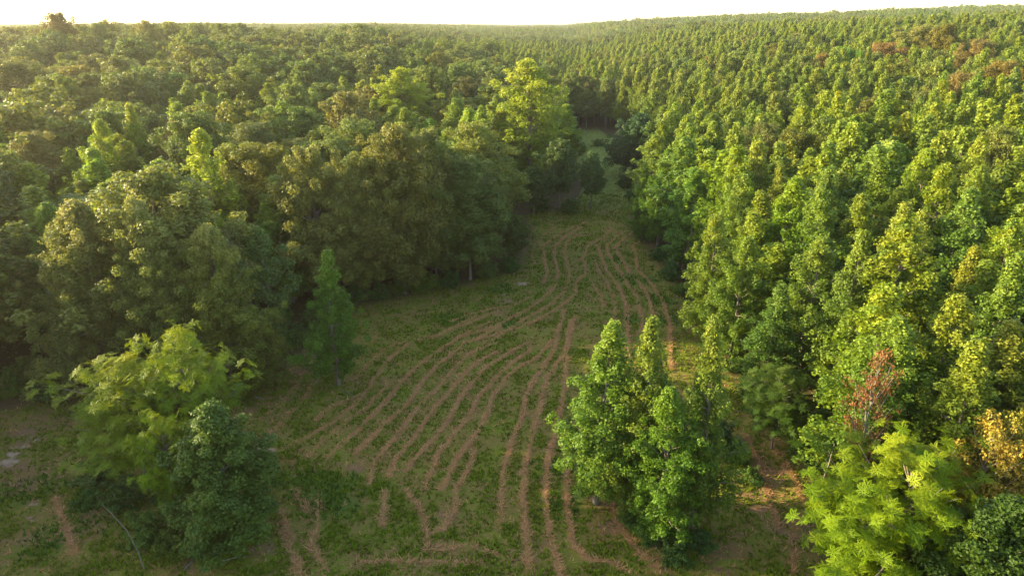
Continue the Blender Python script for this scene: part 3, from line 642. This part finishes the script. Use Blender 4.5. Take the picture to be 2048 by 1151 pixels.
# the mixed wood: oaks wide apart, sweetgums in the gaps
X, Y = scatter(10.6, -300, 420, -60, 640)
D = np.hypot(X, Y); ok = (~in_poly(X, Y, CLEAR)) & (seg_dist(X, Y, CLEAR, True) > np.where(D > 125, 4.5, 2.2)) & free(X, Y, 2.2) & ~plantation(X, Y) & (D > 30) & ((col_of(X, Y) < 1150) | (D > 300))
ok &= (Y > 20) | (X < -25)
ok &= seg_dist(X, Y, CLEAR, True) > 3.5
n1 = fbm(X, Y, 45, 25)
for x, y, m in zip(X[ok], Y[ok], n1[ok]):
    if y > 5 and (x < -.84*y-110 or x > .84*y+40): continue
    d = math.hypot(x, y)
    if m > .56 or rng.random() < .15:
        for q in range(4):
            add(x+rng.uniform(-4.2, 4.2), y+rng.uniform(-4.2, 4.2), 0, rng.uniform(1.15, 1.75), rng.uniform(.7, 1.06), (rng.uniform(.85, 1.15), rng.uniform(1, 1.15), .88))
    else:
        g = rng.random()
        col = (1.0, 1.03, .82) if g < .45 else ((.86, .98, .90) if g < .82 else (1.12, .94, .85))
        low = .78 if (d < 115 and x < -38 and y > 66) else 1.0
        add(x, y, 1, rng.uniform(.95, 1.5), rng.uniform(.80, 1.16)*low, col)
cand = np.array(cand)
cz = height(cand[:, 0], cand[:, 1]); ch = np.where(cand[:, 2] == 0, 18, 19.5)*cand[:, 4]
tx_, ty_ = pxy(cand[:, 0], np.maximum(cand[:, 1], 1), cz+ch*.93)
bx_, by_ = pxy(cand[:, 0], np.maximum(cand[:, 1], 1), cz)
cD = np.hypot(cand[:, 0], cand[:, 1])
vis = (tx_ > -30) & (tx_ < 2078) & (ty_ < 1230) & (ty_ > 0) & (cand[:, 1] > 10)
# trees deep in the wood behind taller near ones show less: rank by distance
def pick(kind, n):
    i = np.where(vis & (cand[:, 2] == kind))[0]; return i[np.argsort(cD[i])][:n]
indiv = set(pick(0, 262).tolist()) | set(pick(1, 225).tolist())
def zone(x, y, kind, c):
    D = math.hypot(x, y); u = float(col_of(x, y)); side = 'plantation' if u > np.interp(D, [0, 60, 135, 240, 300], [1300, 1300, 1235, 1120, 1000]) else 'wood'
    warm = c[0] > 1.02
    if kind == 0:
        tone = 'yellow green' if warm else ('blue green' if c[0] < .75 else 'mid green')
        if side == 'plantation':
            where = ('in the nearest rows of the plantation right of the field' if D < 85 else 'in the middle rows of the plantation right of the field' if D < 125 else 'in the far rows of the plantation beyond the round pine')
            return tone+' pointed sweetgum '+where, 'sweetgums of the plantation right of the field'
        where = ('behind the three domed oaks' if u < 560 else 'behind the big oaks along the field edge') if D > 75 else 'in the near wood at the left edge'
        return tone+' pointed sweetgum '+where, 'sweetgums in the wood left of the field'
    tone = 'brownish' if c[0] > 1.05 else ('grey green' if c[0] < .9 else 'olive')
    if side == 'plantation': return tone+' rounded oak standing among the plantation sweetgums', 'rounded oaks among the plantation'
    where = 'in the near wood at the left edge' if D < 75 else ('on the rise behind the three domed oaks' if u < 560 else 'behind the big oaks along the field edge')
    return tone+' rounded oak '+where+(', farther back' if D > 150 else ''), 'rounded oaks in the wood left of the field'
for i_ in sorted(indiv, key=lambda k: cD[k]):
    x, y, kind, sr, sh, r_, g_, b_ = cand[i_]; kind = int(kind)
    near = cD[i_] < 95
    keys = (gums if near else gumm) if kind == 0 else (oaks if cD[i_] < 130 else oakm)
    lab, grp = zone(x, y, kind, (r_, g_, b_))
    sz = sh*(1.0 if kind else 1.0)
    place('sweetgum_tree' if kind == 0 else 'oak_tree', keys[int(rng.integers(len(keys)))], x, y, sr, sz, rng.uniform(0, 6.28), (r_, g_, b_), lab, 'tree', grp)
print('candidates', len(cand), 'individual', len(indiv))

# the rest of the wood as one object that repeats whole-tree meshes over its points
def joined(key, color):
    p = protos[key]; nv = len(p['cv'])
    me = mesh_np('woodland_tree', np.concatenate([p['cv'], p['tv']]), [p['cf'], p['tf']+nv], [M[p['mat']], M['bark']],
                 midx=np.concatenate([np.zeros(len(p['cf'])), np.ones(len(p['tf']))]),
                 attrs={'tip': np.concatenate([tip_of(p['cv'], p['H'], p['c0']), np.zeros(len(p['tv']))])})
    o = bpy.data.objects.new('woodland_tree', me); o.color = (*color, 1); return o
def grove(seed, mix, size=40.0, sp=6.6):
    r = np.random.default_rng(seed); Vs, mi, tp = [], [], []
    n = int(size/sp)
    for a in range(n):
        for b in range(n):
            if r.random() < .06: continue
            x = (a+.5+r.uniform(-.4, .4))*sp-size/2; y = (b+.5+r.uniform(-.4, .4))*sp-size/2; oak = r.random() < mix
            H = r.uniform(12, 19) if not oak else r.uniform(12, 20); R = r.uniform(2.8, 4.4) if not oak else r.uniform(4.5, 7)
            m = 420 if not oak else 560
            t = r.random(m)**.8; rr = R*np.interp(t, *PROF['oak' if oak else 'gum'])*(1+.25*np.sin(t*17+r.uniform(0, 6)))*r.uniform(.75, 1.05, m); an = r.uniform(0, 2*PI, m)
            C = np.stack([x+np.cos(an)*rr, y+np.sin(an)*rr, H*(.3+.7*t)], 1)
            Nn = np.stack([np.cos(an), np.sin(an), .5+t], 1)+r.normal(0, .5, (m, 3))
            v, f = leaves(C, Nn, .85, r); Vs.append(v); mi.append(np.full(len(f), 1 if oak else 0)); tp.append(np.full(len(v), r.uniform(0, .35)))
    V = np.concatenate(Vs); F = np.arange(len(V)).reshape(-1, 4)
    me = mesh_np('grove', V, F, [M['gum'], M['oak']], midx=np.concatenate(mi), attrs={'tip': np.concatenate(tp)})
    return bpy.data.objects.new('grove', me)
def scatter_object(name, pts, prot, label):
    """pts rows: x, y, z, rot, sx, sz, index"""
    coll = bpy.data.collections.new(name+'_kinds')
    for k, o in enumerate(prot): o.name = '%s_kind_%02d' % (name, k); coll.objects.link(o)
    pts = np.asarray(pts, float)
    me = bpy.data.meshes.new(name); me.vertices.add(len(pts)); me.vertices.foreach_set('co', pts[:, :3].astype(np.float32).ravel())
    for nm, c in (('rz', 3), ('sx', 4), ('sz', 5)):
        a = me.attributes.new(nm, 'FLOAT', 'POINT'); a.data.foreach_set('value', pts[:, c].astype(np.float32))
    a = me.attributes.new('idx', 'INT', 'POINT'); a.data.foreach_set('value', pts[:, 6].astype(np.int32))
    ob = bpy.data.objects.new(name, me); S.collection.objects.link(ob); ob['kind'] = 'stuff'; ob['label'] = label; ob['category'] = 'woodland'
    ng = bpy.data.node_groups.new(name, 'GeometryNodeTree'); ng.interface.new_socket('Geometry', in_out='INPUT', socket_type='NodeSocketGeometry'); ng.interface.new_socket('Geometry', in_out='OUTPUT', socket_type='NodeSocketGeometry')
    n = ng.nodes; l = ng.links; gi = n.new('NodeGroupInput'); go_ = n.new('NodeGroupOutput')
    iop = n.new('GeometryNodeInstanceOnPoints'); ci = n.new('GeometryNodeCollectionInfo'); ci.inputs['Collection'].default_value = coll
    ci.inputs['Separate Children'].default_value = True; ci.inputs['Reset Children'].default_value = True
    def at(nm, t='FLOAT'):
        q = n.new('GeometryNodeInputNamedAttribute'); q.data_type = t; q.inputs['Name'].default_value = nm; return q.outputs['Attribute']
    cr = n.new('ShaderNodeCombineXYZ'); l.new(at('rz'), cr.inputs[2]); cs = n.new('ShaderNodeCombineXYZ'); sx = at('sx'); l.new(sx, cs.inputs[0]); l.new(sx, cs.inputs[1]); l.new(at('sz'), cs.inputs[2])
    l.new(gi.outputs[0], iop.inputs['Points']); l.new(ci.outputs[0], iop.inputs['Instance']); iop.inputs['Pick Instance'].default_value = True
    l.new(at('idx', 'INT'), iop.inputs['Instance Index']); l.new(cr.outputs[0], iop.inputs['Rotation']); l.new(cs.outputs[0], iop.inputs['Scale']); l.new(iop.outputs[0], go_.inputs[0])
    md = ob.modifiers.new('scatter', 'NODES'); md.node_group = ng
    return ob
kinds = [joined(k, c) for k in gumm for c in ((.85, 1.0, .92), (1.15, 1.12, .8))]+[joined(k, c) for k in oakm for c in ((1, 1.02, .84), (.84, .98, .90), (1.15, .93, .85))]
rest = [i_ for i_ in range(len(cand)) if i_ not in indiv]
pts = []
for i_ in rest:
    x, y, kind, sr, sh, r_, g_, b_ = cand[i_]
    if kind == 0: k = int(rng.integers(4))*2+(1 if r_ > 1.0 else 0)
    else: k = 8+int(rng.integers(4))*3+(2 if r_ > 1.05 else (1 if r_ < .9 else 0))
    pts.append((x, y, hz(x, y)-.1, rng.uniform(0, 6.28), sr, sh, k))
# middle distance, still single trees
X, Y = scatter(7.0, -560, 640, 500, 860); D = np.hypot(X, Y)
ok = (D > 520) & (D < 800) & (np.abs(X) < .84*Y+20); base_ok = ok
nn = fbm(X, Y, 60, 35)
for x, y, m in zip(X[ok], Y[ok], nn[ok]):
    if rng.random() < .3+m*.5: pts.append((x, y, hz(x, y), rng.uniform(0, 6.28), rng.uniform(.95, 1.35), rng.uniform(.8, 1.0), int(rng.integers(8))))
    elif rng.random() < .6: pts.append((x, y, hz(x, y), rng.uniform(0, 6.28), rng.uniform(.9, 1.4), rng.uniform(.7, 1.0), 8+int(rng.integers(12))))
print('woodland points', len(pts))
scatter_object('forest_trees', pts, kinds, 'dense green forest filling the ground behind the nearer trees')
X, Y = scatter(36, -2900, 3000, 640, 3200, .25); D = np.hypot(X, Y)
ok = (D > 790) & (np.abs(X) < .84*Y+60) & (D < 3200)
gr = [grove(s_, m_) for s_, m_ in ((1, .05), (2, .15), (3, .3), (4, .55), (5, .85))]
gp = []
gn = fbm(X, Y, 200, 45)
for x, y, m in zip(X[ok], Y[ok], gn[ok]):
    gp.append((x, y, hz(x, y)-.6, int(rng.integers(4))*PI/2+rng.uniform(-.2, .2), 1.0, rng.uniform(.88, 1.08), int(np.clip(m*5+rng.uniform(-1.2, 1.2), 0, 4))))
print('groves', len(gp))
scatter_object('distant_forest', gp, gr, 'far off forest canopy running to the horizon')

# ------------------------------------------------------------------ low growth, dead wood
BUSH = [(480,560,30),(720,598,60),(760,596,50),(840,584,60),(900,572,50),(660,630,60),(620,660,60),(975,556,45),(560,700,80),(500,775,70),(440,815,60),(380,815,80),(250,815,70),(100,800,60),(560,640,60),(520,720,70),(590,690,60),(470,760,60),(60,760,80),(120,800,70),(180,830,60),(20,790,70),(420,800,50),(1140,425,50),(1080,420,50),(1020,545,40),
        (200,960,90),(250,1010,80),(300,1080,90),(350,1110,80),(180,1010,60),(400,1110,70),(560,655,60),(330,1000,60),(1350,1120,70),(1260,1045,50),(1300,1080,60),(1400,1100,60),(1600,900,60),(1640,860,60),(1500,960,50),(1180,960,40),
        (1470,920,60),(1440,880,60),(1690,920,70),(1250,376,36),(1196,292,30),(1320,520,40),(1290,480,40),(1340,560,45),(1395,640,50),(1420,690,55),(1470,740,60),(1530,820,70),(1580,860,70),(1620,930,70),(1660,1010,80),(1640,900,70),(1370,590,50),(1490,790,50),(700,606,40),(800,588,40),(870,572,40),(1265,400,36),(1280,470,36)]
for k, (a, b, w) in enumerate(BUSH):
    x, y = G(a, b); key = ('bush', 'bush2')[k % 2]; d = y*cp+CAM_Z*sp; R = w/2/FPX*d
    side = 'at the bottom left under the feathery trees' if (a < 600 and b > 900) else 'at the dark left wood edge' if a < 900 else 'around the feet of the field clump' if (b > 900 and a < 1500) else 'beside the far path' if b < 440 else 'along the right edge of the field'
    place('bush', key, x, y, R/protos[key]['R'], min(1.0, R/protos[key]['R'])*rnd.uniform(.8, 1.2), rnd.uniform(0, 6), rnd.choice([(.8, .95, .85), (1, 1, .8), (.65, .8, .75)]),
          'low leafy bush '+side, 'bush', 'low leafy bushes', 'leaves')

def wood(name, pts3, radii, label, cat, group=None, matn='dead', twigs=()):
    lines = [(np.array(pts3), np.array(radii))]+[(np.array(a), np.array(b)) for a, b in twigs]
    V, F = tubes(lines, 7); c = V[0].copy()
    o = bpy.data.objects.new(name, mesh_np(name, V-c, F, [M[matn]], smooth=True)); S.collection.objects.link(o); o.location = c
    o['label'] = label; o['category'] = cat
    if group: o['group'] = group
    return o
def snag(px, base, H, lean, label, seed):
    r = np.random.default_rng(seed); x, y = G(px, base); z = hz(x, y)
    P = [(x+lean[0]*t+r.normal(0, .06), y+lean[1]*t+r.normal(0, .06), z+H*t-.1) for t in np.linspace(0, 1, 7)]
    tw = []
    for k in range(3):
        t = r.uniform(.35, .95); b = np.array([np.interp(t, np.linspace(0, 1, 7), [p[q] for p in P]) for q in range(3)]); a = r.uniform(0, 6.28); L = r.uniform(.8, 2)
        tw.append(([b, b+[math.cos(a)*L*.5, math.sin(a)*L*.5, L*.35], b+[math.cos(a)*L, math.sin(a)*L, L*.5]], [.02, .014, .006]))
    wood('dead_snag', P, np.linspace(.075, .03, 7), label, 'dead tree', None, 'dead', tw)
snag(1632, 1010, 5.6, (.6, .1), 'bare grey dead trunk leaning by the big feathery tree at lower right', 1)
snag(1668, 985, 3.2, (.25, .1), 'short broken grey stem just right of the leaning dead trunk', 2)
snag(1412, 590, 9.5, (1.3, .2), 'pale bare branches rising on the field edge beside the low skirted sweetgum', 3)
snag(488, 735, 15.5, (.3, .2), 'dead pale branching top poking out behind the domed oaks', 4)
def log(a, b, r0, label, group, seed, lift=.08, bend=.25):
    r = np.random.default_rng(seed); x0, y0 = G(*a); x1, y1 = G(*b); t = np.linspace(0, 1, 6)
    off = np.sin(t*PI)*bend*r.uniform(-1, 1); nx_, ny_ = -(y1-y0), (x1-x0)
    L = math.hypot(nx_, ny_)+1e-6
    P = [(x0+(x1-x0)*q+nx_/L*o_*L*.3, y0+(y1-y0)*q+ny_/L*o_*L*.3, hz(x0+(x1-x0)*q, y0+(y1-y0)*q)+lift) for q, o_ in zip(t, off)]
    wood('fallen_branch', P, np.linspace(r0, r0*.4, 6), label, 'branch', group)
G1 = 'fallen branches on the ground'
log((1262,1052),(1306,1092),.07,'curved pale fallen branch left of the feet of the field clump',G1,1)
log((1352,1050),(1366,1030),.10,'short leaning pale stub between the trunks of the field clump',G1,2)
log((1300,1060),(1322,1110),.05,'thin pale branch at the very foot of the field clump',G1,3)
log((445,1125),(492,1117),.07,'pale stick lying flat below the small dark tree at lower left',G1,4)
log((370,1140),(398,1112),.05,'thin brown stick standing up from the litter at lower left',G1,5)
log((405,1148),(416,1132),.05,'shortest pale stick in the litter at lower left',G1,6)
log((510,795),(528,800),.09,'pale broken log near the dark left wood edge',G1,7)
log((632,768),(640,755),.05,'small stick leaning left of the lone sweetgum trunk',G1,8)
log((685,783),(710,795),.05,'thin pale stick lying right of the lone sweetgum trunk',G1,9)
log((1216,984),(1232,990),.12,'small white broken log on bare soil beside the field clump trunks',G1,10)
log((1495,905),(1470,870),.05,'grey stick in the shade right of the field clump',G1,11)
x, y = G(290, 1140)
wood('bare_sapling', [(x, y, hz(x, y)-.1), (x-.3, y+.2, 1.6), (x-.9, y+.5, 3.1), (x-1.9, y+.8, 4.3), (x-2.4, y+.9, 4.9)], [.04, .035, .03, .022, .01], 'thin pale curving bare stem at the bottom left before the feathery trees', 'sapling', None, 'bark')

# ------------------------------------------------------------------ haze
HAZE = 0.00015
hm, nt, out = mat('haze'); pv = N(nt, 'ShaderNodeVolumePrincipled'); pv.inputs['Density'].default_value = HAZE; pv.inputs['Color'].default_value = (.98, .89, .72, 1); pv.inputs['Anisotropy'].default_value = .7
nt.links.new(pv.outputs[0], out.inputs['Volume'])
lo, hi = (-3500, -200, -3), (3500, 3500, 90)
V = np.array([(x, y, z) for z in (lo[2], hi[2]) for y in (lo[1], hi[1]) for x in (lo[0], hi[0])], float)
F = np.array([(0, 2, 3, 1), (4, 5, 7, 6), (0, 1, 5, 4), (2, 6, 7, 3), (0, 4, 6, 2), (1, 3, 7, 5)])
ho = bpy.data.objects.new('haze', mesh_np('haze', V, F, [hm])); S.collection.objects.link(ho); ho['kind'] = 'stuff'; ho['label'] = 'warm thin evening haze in the air over the woods'
